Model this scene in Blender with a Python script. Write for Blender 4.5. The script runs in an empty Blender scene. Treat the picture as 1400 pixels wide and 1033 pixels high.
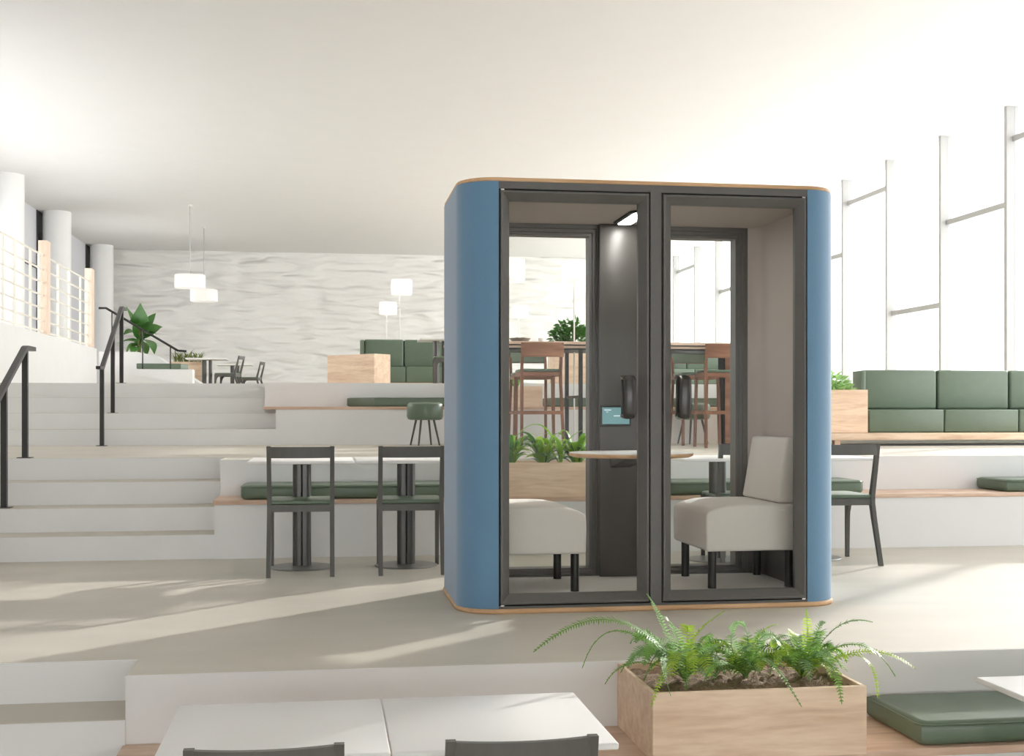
import bpy, bmesh, math, random
from mathutils import Vector, Matrix
random.seed(7)
S = bpy.context.scene
COL = S.collection
PI = math.pi
R = math.radians

# ---------------------------------------------------------------- camera
FPX, HOR, YAW, EYE = 1700.0, 564.0, R(8.55), 1.0
cam_d = bpy.data.cameras.new('camera')
cam = bpy.data.objects.new('camera', cam_d)
COL.objects.link(cam)
cam.location = (0, 0, EYE)
cam.rotation_euler = (PI/2, 0, -YAW)
cam_d.sensor_width = 36
cam_d.lens = 36*FPX/1400
cam_d.shift_y = (HOR-516.5)/1400
cam_d.clip_end = 300
S.camera = cam

def at(px, py, Y):
    """world point seen at a pixel of the 1400x1033 frame on the plane y = Y"""
    u, v = (px-700)/FPX, (HOR-py)/FPX
    dx = math.sin(YAW)+math.cos(YAW)*u
    dy = math.cos(YAW)-math.sin(YAW)*u
    t = Y/dy
    return Vector((dx*t, Y, EYE+v*t))

# ---------------------------------------------------------------- materials
def lin(c):
    return tuple(((x/255)/12.92 if x/255 <= .04045 else ((x/255+.055)/1.055)**2.4) for x in c)

def mat(name, rgb, rough=.5, var=.0, scale=8, metal=0, spec=.5, bump=0, bscale=60, stretch=(1, 1, 1), sheen=0, trans=0):
    m = bpy.data.materials.new(name)
    m.use_nodes = True
    nt = m.node_tree
    b = nt.nodes['Principled BSDF']
    c = lin(rgb)
    b.inputs['Base Color'].default_value = (*c, 1)
    b.inputs['Roughness'].default_value = rough
    b.inputs['Metallic'].default_value = metal
    b.inputs['Specular IOR Level'].default_value = spec
    if sheen:
        b.inputs['Sheen Weight'].default_value = sheen
    tc = nt.nodes.new('ShaderNodeTexCoord')
    mp = nt.nodes.new('ShaderNodeMapping')
    mp.inputs['Scale'].default_value = stretch
    nt.links.new(tc.outputs['Object'], mp.inputs['Vector'])
    if var:
        n = nt.nodes.new('ShaderNodeTexNoise')
        n.inputs['Scale'].default_value = scale
        n.inputs['Detail'].default_value = 6
        nt.links.new(mp.outputs[0], n.inputs['Vector'])
        r = nt.nodes.new('ShaderNodeValToRGB')
        r.color_ramp.elements[0].position = .3
        r.color_ramp.elements[1].position = .7
        r.color_ramp.elements[0].color = (*[x*(1-var) for x in c], 1)
        r.color_ramp.elements[1].color = (*[min(1, x*(1+var)) for x in c], 1)
        nt.links.new(n.outputs['Fac'], r.inputs[0])
        nt.links.new(r.outputs[0], b.inputs['Base Color'])
    if bump:
        n2 = nt.nodes.new('ShaderNodeTexNoise')
        n2.inputs['Scale'].default_value = bscale
        nt.links.new(mp.outputs[0], n2.inputs['Vector'])
        bp = nt.nodes.new('ShaderNodeBump')
        bp.inputs['Strength'].default_value = bump
        bp.inputs['Distance'].default_value = .01
        nt.links.new(n2.outputs['Fac'], bp.inputs['Height'])
        nt.links.new(bp.outputs[0], b.inputs['Normal'])
    if trans:
        out = nt.nodes['Material Output']
        tr = nt.nodes.new('ShaderNodeBsdfTranslucent')
        tr.inputs['Color'].default_value = (*[min(1, x*1.4) for x in c], 1)
        mx = nt.nodes.new('ShaderNodeMixShader')
        mx.inputs[0].default_value = trans
        nt.links.new(b.outputs[0], mx.inputs[1])
        nt.links.new(tr.outputs[0], mx.inputs[2])
        nt.links.new(mx.outputs[0], out.inputs['Surface'])
    return m

def wood(name, light, dark, axis='X', rough=.5, scale=1.0):
    m = bpy.data.materials.new(name)
    m.use_nodes = True
    nt = m.node_tree
    b = nt.nodes['Principled BSDF']
    b.inputs['Roughness'].default_value = rough
    b.inputs['Specular IOR Level'].default_value = .35
    tc = nt.nodes.new('ShaderNodeTexCoord')
    mp = nt.nodes.new('ShaderNodeMapping')
    st = {'X': (1.1, 9, 9), 'Y': (9, 1.1, 9), 'Z': (9, 9, 1.1)}[axis]
    mp.inputs['Scale'].default_value = [s*scale for s in st]
    nt.links.new(tc.outputs['Object'], mp.inputs['Vector'])
    n = nt.nodes.new('ShaderNodeTexNoise')
    n.inputs['Scale'].default_value = 1.6
    n.inputs['Detail'].default_value = 8
    n.inputs['Roughness'].default_value = .62
    n.inputs['Distortion'].default_value = .7
    nt.links.new(mp.outputs[0], n.inputs['Vector'])
    n2 = nt.nodes.new('ShaderNodeTexNoise')
    n2.inputs['Scale'].default_value = 7
    n2.inputs['Detail'].default_value = 4
    nt.links.new(mp.outputs[0], n2.inputs['Vector'])
    mx = nt.nodes.new('ShaderNodeMath')
    mx.operation = 'MULTIPLY_ADD'
    mx.inputs[1].default_value = .35
    nt.links.new(n2.outputs['Fac'], mx.inputs[0])
    nt.links.new(n.outputs['Fac'], mx.inputs[2])
    r = nt.nodes.new('ShaderNodeValToRGB')
    r.color_ramp.elements[0].position = .45
    r.color_ramp.elements[1].position = .85
    r.color_ramp.elements[0].color = (*lin(dark), 1)
    r.color_ramp.elements[1].color = (*lin(light), 1)
    nt.links.new(mx.outputs[0], r.inputs[0])
    nt.links.new(r.outputs[0], b.inputs['Base Color'])
    return m

def glass(name, tint=(1, 1, 1), gloss=.06):
    m = bpy.data.materials.new(name)
    m.use_nodes = True
    nt = m.node_tree
    nt.nodes.remove(nt.nodes['Principled BSDF'])
    out = nt.nodes['Material Output']
    t = nt.nodes.new('ShaderNodeBsdfTransparent')
    t.inputs[0].default_value = (*tint, 1)
    g = nt.nodes.new('ShaderNodeBsdfGlossy')
    g.inputs['Roughness'].default_value = .02
    fr = nt.nodes.new('ShaderNodeFresnel')
    fr.inputs['IOR'].default_value = 1.3
    mul = nt.nodes.new('ShaderNodeMath')
    mul.operation = 'MULTIPLY'
    mul.inputs[1].default_value = gloss*10
    nt.links.new(fr.outputs[0], mul.inputs[0])
    mx = nt.nodes.new('ShaderNodeMixShader')
    nt.links.new(mul.outputs[0], mx.inputs[0])
    nt.links.new(t.outputs[0], mx.inputs[1])
    nt.links.new(g.outputs[0], mx.inputs[2])
    nt.links.new(mx.outputs[0], out.inputs['Surface'])
    return m

def emit(name, rgb, strength, base=.0):
    m = bpy.data.materials.new(name)
    m.use_nodes = True
    b = m.node_tree.nodes['Principled BSDF']
    b.inputs['Base Color'].default_value = (*lin(rgb), 1)
    b.inputs['Emission Color'].default_value = (*lin(rgb), 1)
    b.inputs['Emission Strength'].default_value = strength
    return m

M = {}
M['white'] = mat('white_paint', (235, 235, 234), .55, .012, 3)
M['ceiling'] = mat('ceiling_plaster', (219, 218, 216), .8, .01, 2)
M['floor'] = mat('beige_concrete', (203, 197, 184), .45, .05, 1.6, bump=.03, bscale=20, stretch=(1, 2.2, 1))
M['oak'] = wood('oak_board', (232, 205, 184), (200, 168, 144), 'X')
M['oakbox'] = wood('oak_box', (244, 220, 194), (214, 182, 152), 'X')
M['oakrim'] = wood('oak_rim', (228, 190, 150), (196, 154, 112), 'X')
M['walnut'] = wood('walnut', (138, 97, 77), (102, 68, 51), 'Z', .45)  # stool leg tone, darkened to carry the shade on the legs
M['walnutx'] = wood('walnut_flat', (160, 114, 88), (122, 82, 60), 'X', .45)
M['dark'] = mat('charcoal_metal', (96, 94, 91), .42, .03, 40, spec=.5)
M['darkin'] = mat('charcoal_panel', (80, 77, 74), .38, .02, 30)
M['chairwood'] = mat('charcoal_stained_wood', (90, 88, 83), .45, .06, 6, stretch=(8, 8, 1.5))
M['black'] = mat('black_steel', (38, 37, 36), .4, .03, 20)
M['gap'] = mat('black_rubber', (14, 14, 14), .7, .02, 20)
M['column'] = mat('dark_brushed_steel', (86, 85, 82), .3, .04, 8, metal=.55, stretch=(1, 1, 12))
M['base'] = mat('brushed_steel', (150, 149, 146), .35, .03, 10, metal=.7)
M['green'] = mat('green_leather', (98, 115, 96), .36, .04, 12, bump=.04, bscale=160, spec=.6)
M['blue'] = mat('blue_felt', (102, 142, 174), .75, .03, 160, bump=.08, bscale=500, sheen=.5)
M['felt'] = mat('taupe_felt', (182, 172, 166), .9, .02, 200, bump=.06, bscale=500)
M['carpet'] = mat('grey_carpet', (232, 230, 228), .95, .05, 150, bump=.1, bscale=400)
M['fabric'] = mat('light_grey_fabric', (217, 211, 205), .9, .03, 220, bump=.08, bscale=600, sheen=.15)
M['thread'] = mat('pale_tag_fabric', (228, 225, 220), .8, .02, 80)
M['table'] = mat('white_laminate', (240, 239, 237), .35, .006, 5)
M['glass'] = glass('clear_glass', (.99, .995, .99), .014)
M['winglass'] = glass('window_glass', (.99, .99, .99), .04)
M['screen'] = emit('screen_glow', (104, 142, 146), .22)
M['screenmark'] = emit('screen_text', (200, 214, 214), .3)
M['lamp'] = emit('lamp_diffuser', (255, 250, 240), 1.0)
M['podlight'] = emit('ceiling_light_panel', (255, 252, 246), 14)
M['shade'] = mat('white_fabric_shade', (228, 227, 225), .8, .01, 60, trans=.5)
M['pole'] = mat('white_metal', (226, 225, 223), .4, .01, 20)
M['mullion'] = mat('grey_white_mullion_paint', (174, 174, 172), .5, .01, 20)
M['handle'] = mat('dark_glossy_handle', (66, 64, 62), .25, .02, 20)
M['chrome'] = mat('bright_metal', (215, 212, 208), .25, .01, 20, metal=.8)
M['soil'] = mat('bark_chips', (150, 124, 104), .95, .35, 60, bump=.5, bscale=120)
M['fern'] = mat('fern_green', (116, 160, 72), .5, .25, 9, trans=.35)
M['fernpale'] = mat('fern_pale_green', (142, 176, 120), .5, .2, 9, trans=.35)
M['fernlime'] = mat('fern_lime', (172, 200, 76), .5, .2, 9, trans=.35)
M['strap'] = mat('strap_leaf_green', (130, 178, 48), .4, .22, 7, trans=.35)
M['deep'] = mat('deep_leaf_green', (70, 116, 52), .35, .25, 7, trans=.25)
M['mint'] = mat('pale_leaf_green', (150, 186, 120), .5, .2, 9, trans=.35)
M['olive'] = mat('grass_green', (116, 128, 66), .6, .25, 9, trans=.3)
M['bark'] = mat('brown_stem', (96, 76, 54), .8, .2, 20)
M['railwhite'] = mat('white_rail_paint', (236, 232, 222), .5, .01, 10)
M['postwood'] = wood('pale_post_wood', (240, 222, 206), (226, 200, 178), 'Z')
M['panel'] = mat('pale_blue_grey_panel', (212, 213, 218), .6, .01, 5)
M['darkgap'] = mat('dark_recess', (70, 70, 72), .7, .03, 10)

def wavewall():
    m = mat('wave_relief_tile', (236, 235, 232), .7)
    nt = m.node_tree
    b = nt.nodes['Principled BSDF']
    tc = nt.nodes.new('ShaderNodeTexCoord')
    mp = nt.nodes.new('ShaderNodeMapping')
    mp.inputs['Scale'].default_value = (1.15, 1, 4.6)
    nt.links.new(tc.outputs['Object'], mp.inputs['Vector'])
    mul = nt.nodes.new('ShaderNodeTexNoise')
    mul.inputs['Scale'].default_value = 1.15
    mul.inputs['Detail'].default_value = .6
    mul.inputs['Distortion'].default_value = .35
    nt.links.new(mp.outputs[0], mul.inputs['Vector'])
    bp = nt.nodes.new('ShaderNodeBump')
    bp.inputs['Strength'].default_value = .9
    bp.inputs['Distance'].default_value = .22
    nt.links.new(mul.outputs['Fac'], bp.inputs['Height'])
    nt.links.new(bp.outputs[0], b.inputs['Normal'])
    return m
M['wave'] = wavewall()

# ---------------------------------------------------------------- builders
def wloc(o):
    v = Vector(o.location)
    while o.parent:
        o = o.parent
        v += Vector(o.location)
    return v

class MB:
    def __init__(s):
        s.bm = bmesh.new()
    def merge(s, tb):
        me = bpy.data.meshes.new('t')
        tb.to_mesh(me)
        tb.free()
        s.bm.from_mesh(me)
        bpy.data.meshes.remove(me)
        return s
    def box(s, x0, x1, y0, y1, z0, z1, r=0, seg=3, rot=0, piv=None):
        tb = bmesh.new()
        bmesh.ops.create_cube(tb, size=1)
        for v in tb.verts:
            v.co = ((x0+x1)/2+v.co.x*(x1-x0), (y0+y1)/2+v.co.y*(y1-y0), (z0+z1)/2+v.co.z*(z1-z0))
        if r:
            bmesh.ops.bevel(tb, geom=tb.edges[:], offset=r, segments=seg, profile=.5, affect='EDGES')
        if rot:
            bmesh.ops.rotate(tb, cent=piv or ((x0+x1)/2, (y0+y1)/2, 0), matrix=Matrix.Rotation(rot, 3, 'Z'), verts=tb.verts)
        return s.merge(tb)
    def hexa(s, P, r=0, seg=3):
        """8 corners: bottom ring then top ring"""
        tb = bmesh.new()
        v = [tb.verts.new(p) for p in P]
        for f in ((3, 2, 1, 0), (4, 5, 6, 7), (0, 1, 5, 4), (1, 2, 6, 5), (2, 3, 7, 6), (3, 0, 4, 7)):
            tb.faces.new([v[i] for i in f])
        if r:
            bmesh.ops.bevel(tb, geom=tb.edges[:], offset=r, segments=seg, profile=.5, affect='EDGES')
        return s.merge(tb)
    def prism(s, poly, z0, z1, r=0, seg=2, axis='Z'):
        """extrude a 2-D outline (counter-clockwise) along an axis"""
        tb = bmesh.new()
        f = {'Z': lambda a, b, c: (a, b, c), 'Y': lambda a, b, c: (a, c, b), 'X': lambda a, b, c: (c, a, b)}[axis]
        n = len(poly)
        lo = [tb.verts.new(f(*p, z0)) for p in poly]
        hi = [tb.verts.new(f(*p, z1)) for p in poly]
        a = tb.faces.new(lo[::-1])
        b = tb.faces.new(hi)
        for i in range(n):
            tb.faces.new((lo[i], lo[(i+1) % n], hi[(i+1) % n], hi[i]))
        bmesh.ops.recalc_face_normals(tb, faces=tb.faces[:])
        if r:
            ed = list(set(list(a.edges)+list(b.edges)))
            bmesh.ops.bevel(tb, geom=ed, offset=r, segments=seg, profile=.5, affect='EDGES')
        return s.merge(tb)
    def cyl(s, p0, p1, r0, r1=None, seg=20, bev=0):
        r1 = r0 if r1 is None else r1
        p0, p1 = Vector(p0), Vector(p1)
        d = p1-p0
        q = d.to_track_quat('Z', 'Y').to_matrix()
        tb = bmesh.new()
        lo = [tb.verts.new(p0+q@Vector((math.cos(t)*r0, math.sin(t)*r0, 0))) for t in [2*PI*i/seg for i in range(seg)]]
        hi = [tb.verts.new(p1+q@Vector((math.cos(t)*r1, math.sin(t)*r1, 0))) for t in [2*PI*i/seg for i in range(seg)]]
        a = tb.faces.new(lo[::-1])
        b = tb.faces.new(hi)
        for i in range(seg):
            tb.faces.new((lo[i], lo[(i+1) % seg], hi[(i+1) % seg], hi[i]))
        if bev:
            bmesh.ops.bevel(tb, geom=list(a.edges)+list(b.edges), offset=bev, segments=3, affect='EDGES', profile=.5)
        return s.merge(tb)
    def lathe(s, prof, cx=0, cy=0, seg=40):
        tb = bmesh.new()
        rings = []
        for r, z in prof:
            if r < 1e-5:
                rings.append([tb.verts.new((cx, cy, z))])
            else:
                rings.append([tb.verts.new((cx+r*math.cos(2*PI*i/seg), cy+r*math.sin(2*PI*i/seg), z)) for i in range(seg)])
        for a, b in zip(rings, rings[1:]):
            for i in range(seg):
                j = (i+1) % seg
                if len(a) == 1 and len(b) > 1:
                    tb.faces.new((a[0], b[j], b[i]))
                elif len(b) == 1 and len(a) > 1:
                    tb.faces.new((a[i], a[j], b[0]))
                elif len(a) > 1:
                    tb.faces.new((a[i], a[j], b[j], b[i]))
        bmesh.ops.recalc_face_normals(tb, faces=tb.faces[:])
        return s.merge(tb)
    def sweep(s, pts, prof, up=(0, 0, 1), close=False):
        """sweep a closed 2-D profile (side, up) along a polyline"""
        pts = [Vector(p) for p in pts]
        tb = bmesh.new()
        rings = []
        n = len(pts)
        for i, p in enumerate(pts):
            if close:
                t = (pts[(i+1) % n]-pts[i-1]).normalized()
            else:
                t = (pts[min(i+1, n-1)]-pts[max(i-1, 0)]).normalized()
            u = Vector(up)
            sd = t.cross(u)
            if sd.length < 1e-4:
                sd = t.cross(Vector((0, 1, 0)))
            sd.normalize()
            u2 = sd.cross(t).normalized()
            rings.append([tb.verts.new(p+sd*a+u2*b) for a, b in prof])
        m = len(prof)
        rr = rings+[rings[0]] if close else rings
        for a, b in zip(rr, rr[1:]):
            for i in range(m):
                tb.faces.new((a[i], a[(i+1) % m], b[(i+1) % m], b[i]))
        if not close:
            tb.faces.new(rings[0][::-1])
            tb.faces.new(rings[-1])
        bmesh.ops.recalc_face_normals(tb, faces=tb.faces[:])
        return s.merge(tb)
    def tube(s, pts, r, seg=10, ry=None, up=(0, 0, 1), close=False):
        ry = ry or r
        return s.sweep(pts, [(math.cos(2*PI*i/seg)*r, math.sin(2*PI*i/seg)*ry) for i in range(seg)], up, close)
    def frame(s, x0, x1, z0, z1, prof):
        """rectangular frame standing in the x-z plane; prof = closed list of (inset, y)"""
        tb = bmesh.new()
        rings = []
        for cx, cz, sx, sz in ((x0, z0, 1, 1), (x1, z0, -1, 1), (x1, z1, -1, -1), (x0, z1, 1, -1)):
            rings.append([tb.verts.new((cx+sx*i, y, cz+sz*i)) for i, y in prof])
        m = len(prof)
        for k in range(4):
            a, b = rings[k], rings[(k+1) % 4]
            for i in range(m):
                tb.faces.new((a[i], a[(i+1) % m], b[(i+1) % m], b[i]))
        bmesh.ops.recalc_face_normals(tb, faces=tb.faces[:])
        return s.merge(tb)
    def blade(s, p0, p1, p2, w, fold=.25, n=9, tip=.0, belly=.45, roll=0):
        """a leaf along a quadratic curve p0-p1-p2"""
        p0, p1, p2 = Vector(p0), Vector(p1), Vector(p2)
        tb = bmesh.new()
        prev = None
        for i in range(n+1):
            t = i/n
            p = p0*(1-t)**2+p1*2*t*(1-t)+p2*t*t
            d = ((p1-p0)*(1-t)+(p2-p1)*t)
            d.normalize()
            sd = d.cross(Vector((0, 0, 1)))
            if sd.length < .05:
                sd = Vector((1, 0, 0))
            sd.normalize()
            if roll:
                sd = Matrix.Rotation(roll, 3, d)@sd
            up = sd.cross(d)
            ww = w*max(.04, math.sin(PI*min(1, t**(.7 if belly < .5 else 1.1)*.97+.03)))*(1-.15*t)
            a = tb.verts.new(p-sd*ww+up*ww*fold)
            c = tb.verts.new(p)
            e = tb.verts.new(p+sd*ww+up*ww*fold)
            if prev:
                tb.faces.new((prev[0], prev[1], c, a))
                tb.faces.new((prev[1], prev[2], e, c))
            prev = (a, c, e)
        return s.merge(tb)
    def build(s, name, m, parent=None, local=False, sharp=35, origin=None):
        me = bpy.data.meshes.new(name)
        bm = s.bm
        if parent is not None:
            if not local:
                off = wloc(parent)
                bmesh.ops.translate(bm, vec=-off, verts=bm.verts)
            loc = Vector((0, 0, 0))
        else:
            if origin is None:
                xs = [v.co for v in bm.verts]
                lo = Vector((min(c.x for c in xs), min(c.y for c in xs), min(c.z for c in xs)))
                hi = Vector((max(c.x for c in xs), max(c.y for c in xs), max(c.z for c in xs)))
                loc = Vector(((lo.x+hi.x)/2, (lo.y+hi.y)/2, lo.z))
            else:
                loc = Vector(origin)
            bmesh.ops.translate(bm, vec=-loc, verts=bm.verts)
        bm.to_mesh(me)
        bm.free()
        me.shade_smooth()
        me.set_sharp_from_angle(angle=R(sharp))
        me.materials.append(m)
        o = bpy.data.objects.new(name, me)
        COL.objects.link(o)
        o.location = loc
        if parent is not None:
            o.parent = parent
        return o

def empty(name, loc, rz=0):
    o = bpy.data.objects.new(name, None)
    COL.objects.link(o)
    o.location = loc
    o.rotation_euler = (0, 0, rz)
    o.empty_display_size = .1
    return o

def tag(o, label=None, cat=None, group=None, kind=None):
    for k, v in (('label', label), ('category', cat), ('group', group), ('kind', kind)):
        if v:
            o[k] = v
    return o

def struct(mb, name, m, label=None, parent=None):
    o = mb.build(name, m, parent)
    if parent is None:
        o['kind'] = 'structure'
        o['label'] = label
        o['category'] = name.split('_')[0]
    return o

def copy_tree(o, parent=None):
    c = o.copy()
    COL.objects.link(c)
    if parent is not None:
        c.parent = parent
    for ch in list(o.children):
        copy_tree(ch, c)
    return c

def bezier(p0, p1, p2, n):
    p0, p1, p2 = Vector(p0), Vector(p1), Vector(p2)
    return [p0*(1-t)**2+p1*2*t*(1-t)+p2*t*t for t in [i/n for i in range(n+1)]]

# ---------------------------------------------------------------- setting
T0, T1, T2, T3, CE = -.66, 0.0, .66, 1.33, 5.3
XL, XS, XW, YB = -6.05, -3.88, 9.52, 33.9      # left wall, gallery wall, window wall, back wall
XB = -.75                                       # where stairs meet the seating steps
struct(MB().box(XL, XW+.3, -8, 5.2, T0-.3, T0), 'floor', M['floor'], 'lowest beige concrete floor in front')
g = MB().box(XB, XW+.3, 4.905, 9.3, T0, T1).box(XL, XB, 5.222, 9.3, T0, T1)
struct(g, 'floor', M['floor'], 'middle beige concrete floor under the blue booth')
g = MB().box(XB, XW+.3, 9.21, 13.9, T1-.1, T2).box(XL, XB, 9.727, 13.9, T1-.1, T2)
struct(g, 'floor', M['floor'], 'second beige concrete terrace with the bar table')
g = MB().box(-.65, XW+.3, 13.88, YB+.3, T2-.1, T3).box(XL, -.65, 14.37, YB+.3, T2-.1, T3)
struct(g, 'floor', M['floor'], 'topmost terrace floor at the back')
# white facings of the terraces, the bench plinths and the stair flights
g = MB().box(XB-.001, XW+.2, 4.895, 4.905, T0, T1-.001)
struct(g, 'wall_front', M['white'], 'white riser wall behind the front planter')
g = MB().box(XB-.001, XW+.2, 9.2, 9.21, T1, T2-.001)
struct(g, 'wall_middle', M['white'], 'white riser wall behind the middle bench')
g = MB().box(-.651, XW+.2, 13.87, 13.88, T2, T3-.001)
struct(g, 'wall_upper', M['white'], 'white riser wall behind the upper bench')
struct(MB().box(XB, XW, 4.40, 4.895, T0, -.29), 'trim_1', M['white'], 'white plinth under the front wooden bench')
struct(MB().box(XB, XW, 8.71, 9.2, T1, .37), 'trim_2', M['white'], 'white plinth under the middle wooden bench')
struct(MB().box(-.515, XW, 13.37, 13.87, T2, 1.035), 'trim_3', M['white'], 'white plinth under the upper wooden bench')
def flight(x0, xs, y0, z0, n, rise, going, yend, label, k):
    g = MB()
    for i in range(n):
        x1 = xs[i]
        ye = y0+(i+1)*going if i < n-1 else y0+i*going+.012
        g.box(x0, x1, y0+i*going, ye+.002, z0, z0+(i+1)*rise-(.001 if i == n-1 else 0))
    struct(g, 'stair_flight', M['white'], label)
    g = MB()
    for i in range(n-1):
        g.box(x0, xs[i], y0+i*going+.004, y0+(i+1)*going, z0+(i+1)*rise, z0+(i+1)*rise+.002)
    struct(g, 'floor', M['floor'], 'beige concrete treads of the '+label)
flight(XS, [XB]*4, 4.218, T0, 4, .165, .33, 5.21, 'white stair flight at the bottom left corner', 4)
flight(XS, [XB]*4, 8.727, T1, 4, .165, .33, 9.73, 'white stair flight from the booth floor to the second terrace', 5)
flight(XS, [-.515, -.515, -.65, -.65], 13.37, T2, 4, .1675, .33, 14.37, 'white stair flight up to the topmost terrace', 6)

# ceiling, walls
struct(MB().box(XL-.3, XW+.3, -8, YB+.3, CE, CE+.2), 'ceiling', M['ceiling'], 'flat white ceiling')
struct(MB().box(XL-.3, XW+.3, YB, YB+.25, T3, CE), 'wall_back', M['wave'], 'back wall clad in white wave relief tiles')
struct(MB().box(XL-.3, XW+.3, -8.2, -8, 2.3, CE).box(XL-.3, XW+.3, -8.2, -8, T0, .1).box(XL-.3, -5.2, -8.2, -8, .1, 2.3).box(8.6, XW+.3, -8.2, -8, .1, 2.3), 'wall_near', M['white'], 'white wall at the near end of the hall')
struct(MB().box(-5.2, 8.6, -8.12, -8.1, .1, 2.3), 'window_0', M['winglass'], 'wide unseen window added in the near end wall for fill light')  # added behind the camera to light the surfaces that face it
# left wall: open glazing near, panels with dark recesses further back
g = MB().box(XL-.2, XL, -8, YB, T0, 2.2).box(XL-.2, XL, -8, 14.0, 2.2, CE).box(XL-.2, XL, 14.0, 25.6, 4.3, CE).box(XL-.2, XL, 25.6, 28.2, 2.2, CE).box(XL-.2, XL, 28.2, 30.7, 4.3, CE).box(XL-.2, XL, 30.7, YB, 2.2, CE)
struct(g, 'wall_left', M['panel'], 'pale left wall behind the round columns')
struct(MB().box(XL-.12, XL-.1, 14.0, 25.6, 2.2, 4.3).box(XL-.12, XL-.1, 28.2, 30.7, 2.2, 4.3), 'window_1', M['winglass'], 'glazing in the left wall behind the railing, enlarged to add light')  # near pane enlarged and far pane added to bring in more light
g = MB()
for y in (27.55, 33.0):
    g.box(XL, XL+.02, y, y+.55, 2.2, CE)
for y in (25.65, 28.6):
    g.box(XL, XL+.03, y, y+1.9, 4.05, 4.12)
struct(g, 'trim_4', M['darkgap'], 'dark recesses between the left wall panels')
for i, (y, lb) in enumerate(((23.6, 'nearest round white column at the left edge'), (27.8, 'middle round white column by the left wall'), (33.2, 'farthest round white column by the back wall'))):
    o = MB().cyl((-5.68, y, T3), (-5.68, y, CE), .29, seg=40).build('column', M['white'])
    tag(o, lb, 'column', kind='structure')
# gallery at the left
g = MB().box(XL, XS, 7.0, 22.2, T3-.8, 2.1)
struct(g, 'wall_gallery', M['white'], 'white gallery parapet wall left of the stairs')
# stair descending from the gallery to the upper terrace, with its white cheek wall
g = MB().prism([(-3.95, T3), (-1.9, T3), (-3.0, 2.02), (-3.3, 2.08), (-3.95, 2.08)], 22.8, 23.9, axis='Y')
struct(g, 'wall_stair', M['white'], 'sloping white cheek wall beside the far plant')
g = MB().prism([(-3.35, T3), (-1.85, T3), (-3.35, 1.66)], 22.15, 22.3, axis='Y')
struct(g, 'trim_5', M['white'], 'low sloping white kerb near the far stair')

# right window wall
YM = [5.2, 7.1, 8.95, 10.8, 12.6, 14.4, 16.24, 18.13, 20.0, 21.82, 23.7, 25.55, 27.45, 29.37, 31.14, 33.1]
tr_h = [2.69, 3.95, 4.85]
seq = {33.1: None}
heights = {}
pat = {16.24: 3.95, 18.13: 2.69, 20.0: 4.86, 21.82: 3.95, 14.4: 4.84, 12.6: 2.69, 27.45: 3.95, 31.14: 4.85, 23.7: 2.69, 25.55: 4.85, 29.37: 2.69, 10.8: 3.95, 8.95: 4.85, 7.1: 2.69, 5.2: 3.95, 3.3: 2.69, .2: 4.85, -3.0: 3.95}
struct(MB().box(XW, XW+.1, -8, 5.165, T0, CE), 'wall_right', M['white'], 'solid white wall right of the camera')
nw = 1
for i, y in enumerate(YM):
    o = MB().box(XW-.07, XW+.1, y-.035, y+.035, T0, CE).build('trim_%d' % (10+i), M['mullion'])
    tag(o, kind='structure')
    o['label'] = 'white vertical mullion of the right window wall'
    o['category'] = 'mullion'
    o['group'] = 'mullions of the right window wall'
    if i < len(YM)-1:
        y2 = YM[i+1]
        h = pat[y]
        nw += 1
        w = struct(MB().box(XW+.045, XW+.05, y+.035, y2-.035, T0, CE), 'window_%d' % nw, M['winglass'], 'tall window pane in the right window wall')
        w['group'] = 'panes of the right window wall'
        MB().box(XW+.02, XW+.08, y+.035, y2-.035, h-.04, h+.04).build('transom', M['mullion'], w)

# ---------------------------------------------------------------- bench boards
def board(x0, x1, y0, y1, z1, lb, t=.03):
    o = MB().box(x0, x1, y0, y1, z1-t, z1, .004, 2).build('bench_board', M['oak'])
    return tag(o, lb, 'bench board')
board(XB-.01, XW, 4.385, 4.894, -.26, 'long oak seat board behind the white front table')
board(XB-.01, XW, 8.70, 9.199, .40, 'long oak seat board behind the two-chair table and the booth')
board(-.65, XW, 13.36, 13.869, 1.065, 'long oak seat board on the upper white step')

# ---------------------------------------------------------------- cushions
def cushion(poly, z0, z1, lb, r=.03):
    g = MB().prism(poly, z0, z1, r, 4)
    o = g.build('bench_cushion', M['green'])
    seam = MB()
    n = len(poly)
    c = Vector((sum(p[0] for p in poly)/n, sum(p[1] for p in poly)/n, 0))
    pts = []
    for p in poly:
        pts.append(Vector((p[0], p[1], z1-r*.45)))
    for a, b in zip(pts, pts[1:]+pts[:1]):
        seam.tube([a, b], .0035, 6)
    seam.build('piping', M['green'], o)
    return tag(o, lb, 'cushion')
def rect(x0, x1, y0, y1, c=.04):
    return [(x0+c, y0), (x1-c, y0), (x1-c*.3, y0+c*.3), (x1, y0+c), (x1, y1), (x0, y1), (x0, y0+c), (x0+c*.3, y0+c*.3)]
cushion(rect(-.575, 1.02, 8.73, 9.18), .402, .50, 'long green bench cushion behind the two dark chairs left of the booth')
cushion(rect(2.2, 3.96, 8.73, 9.18), .402, .50, 'green bench cushion seen through the right booth door, ending beside the right chair')
cushion(rect(5.10, 6.7, 8.75, 9.18), .402, .495, 'green bench cushion at the right edge below the sofa')
cushion(rect(2.215, 3.9, 4.40, 4.875), -.258, -.165, 'big green bench cushion right of the fern planter')
cushion([(.52, 13.40), (1.5, 13.40), (1.5, 13.84), (.24, 13.84)], 1.067, 1.165, 'green cushion with slanted end on the upper oak board', .02)
cushion(rect(2.43, 5.9, 13.40, 13.84), 1.067, 1.165, 'green cushion on the upper board behind the bar stools', .02)

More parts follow.
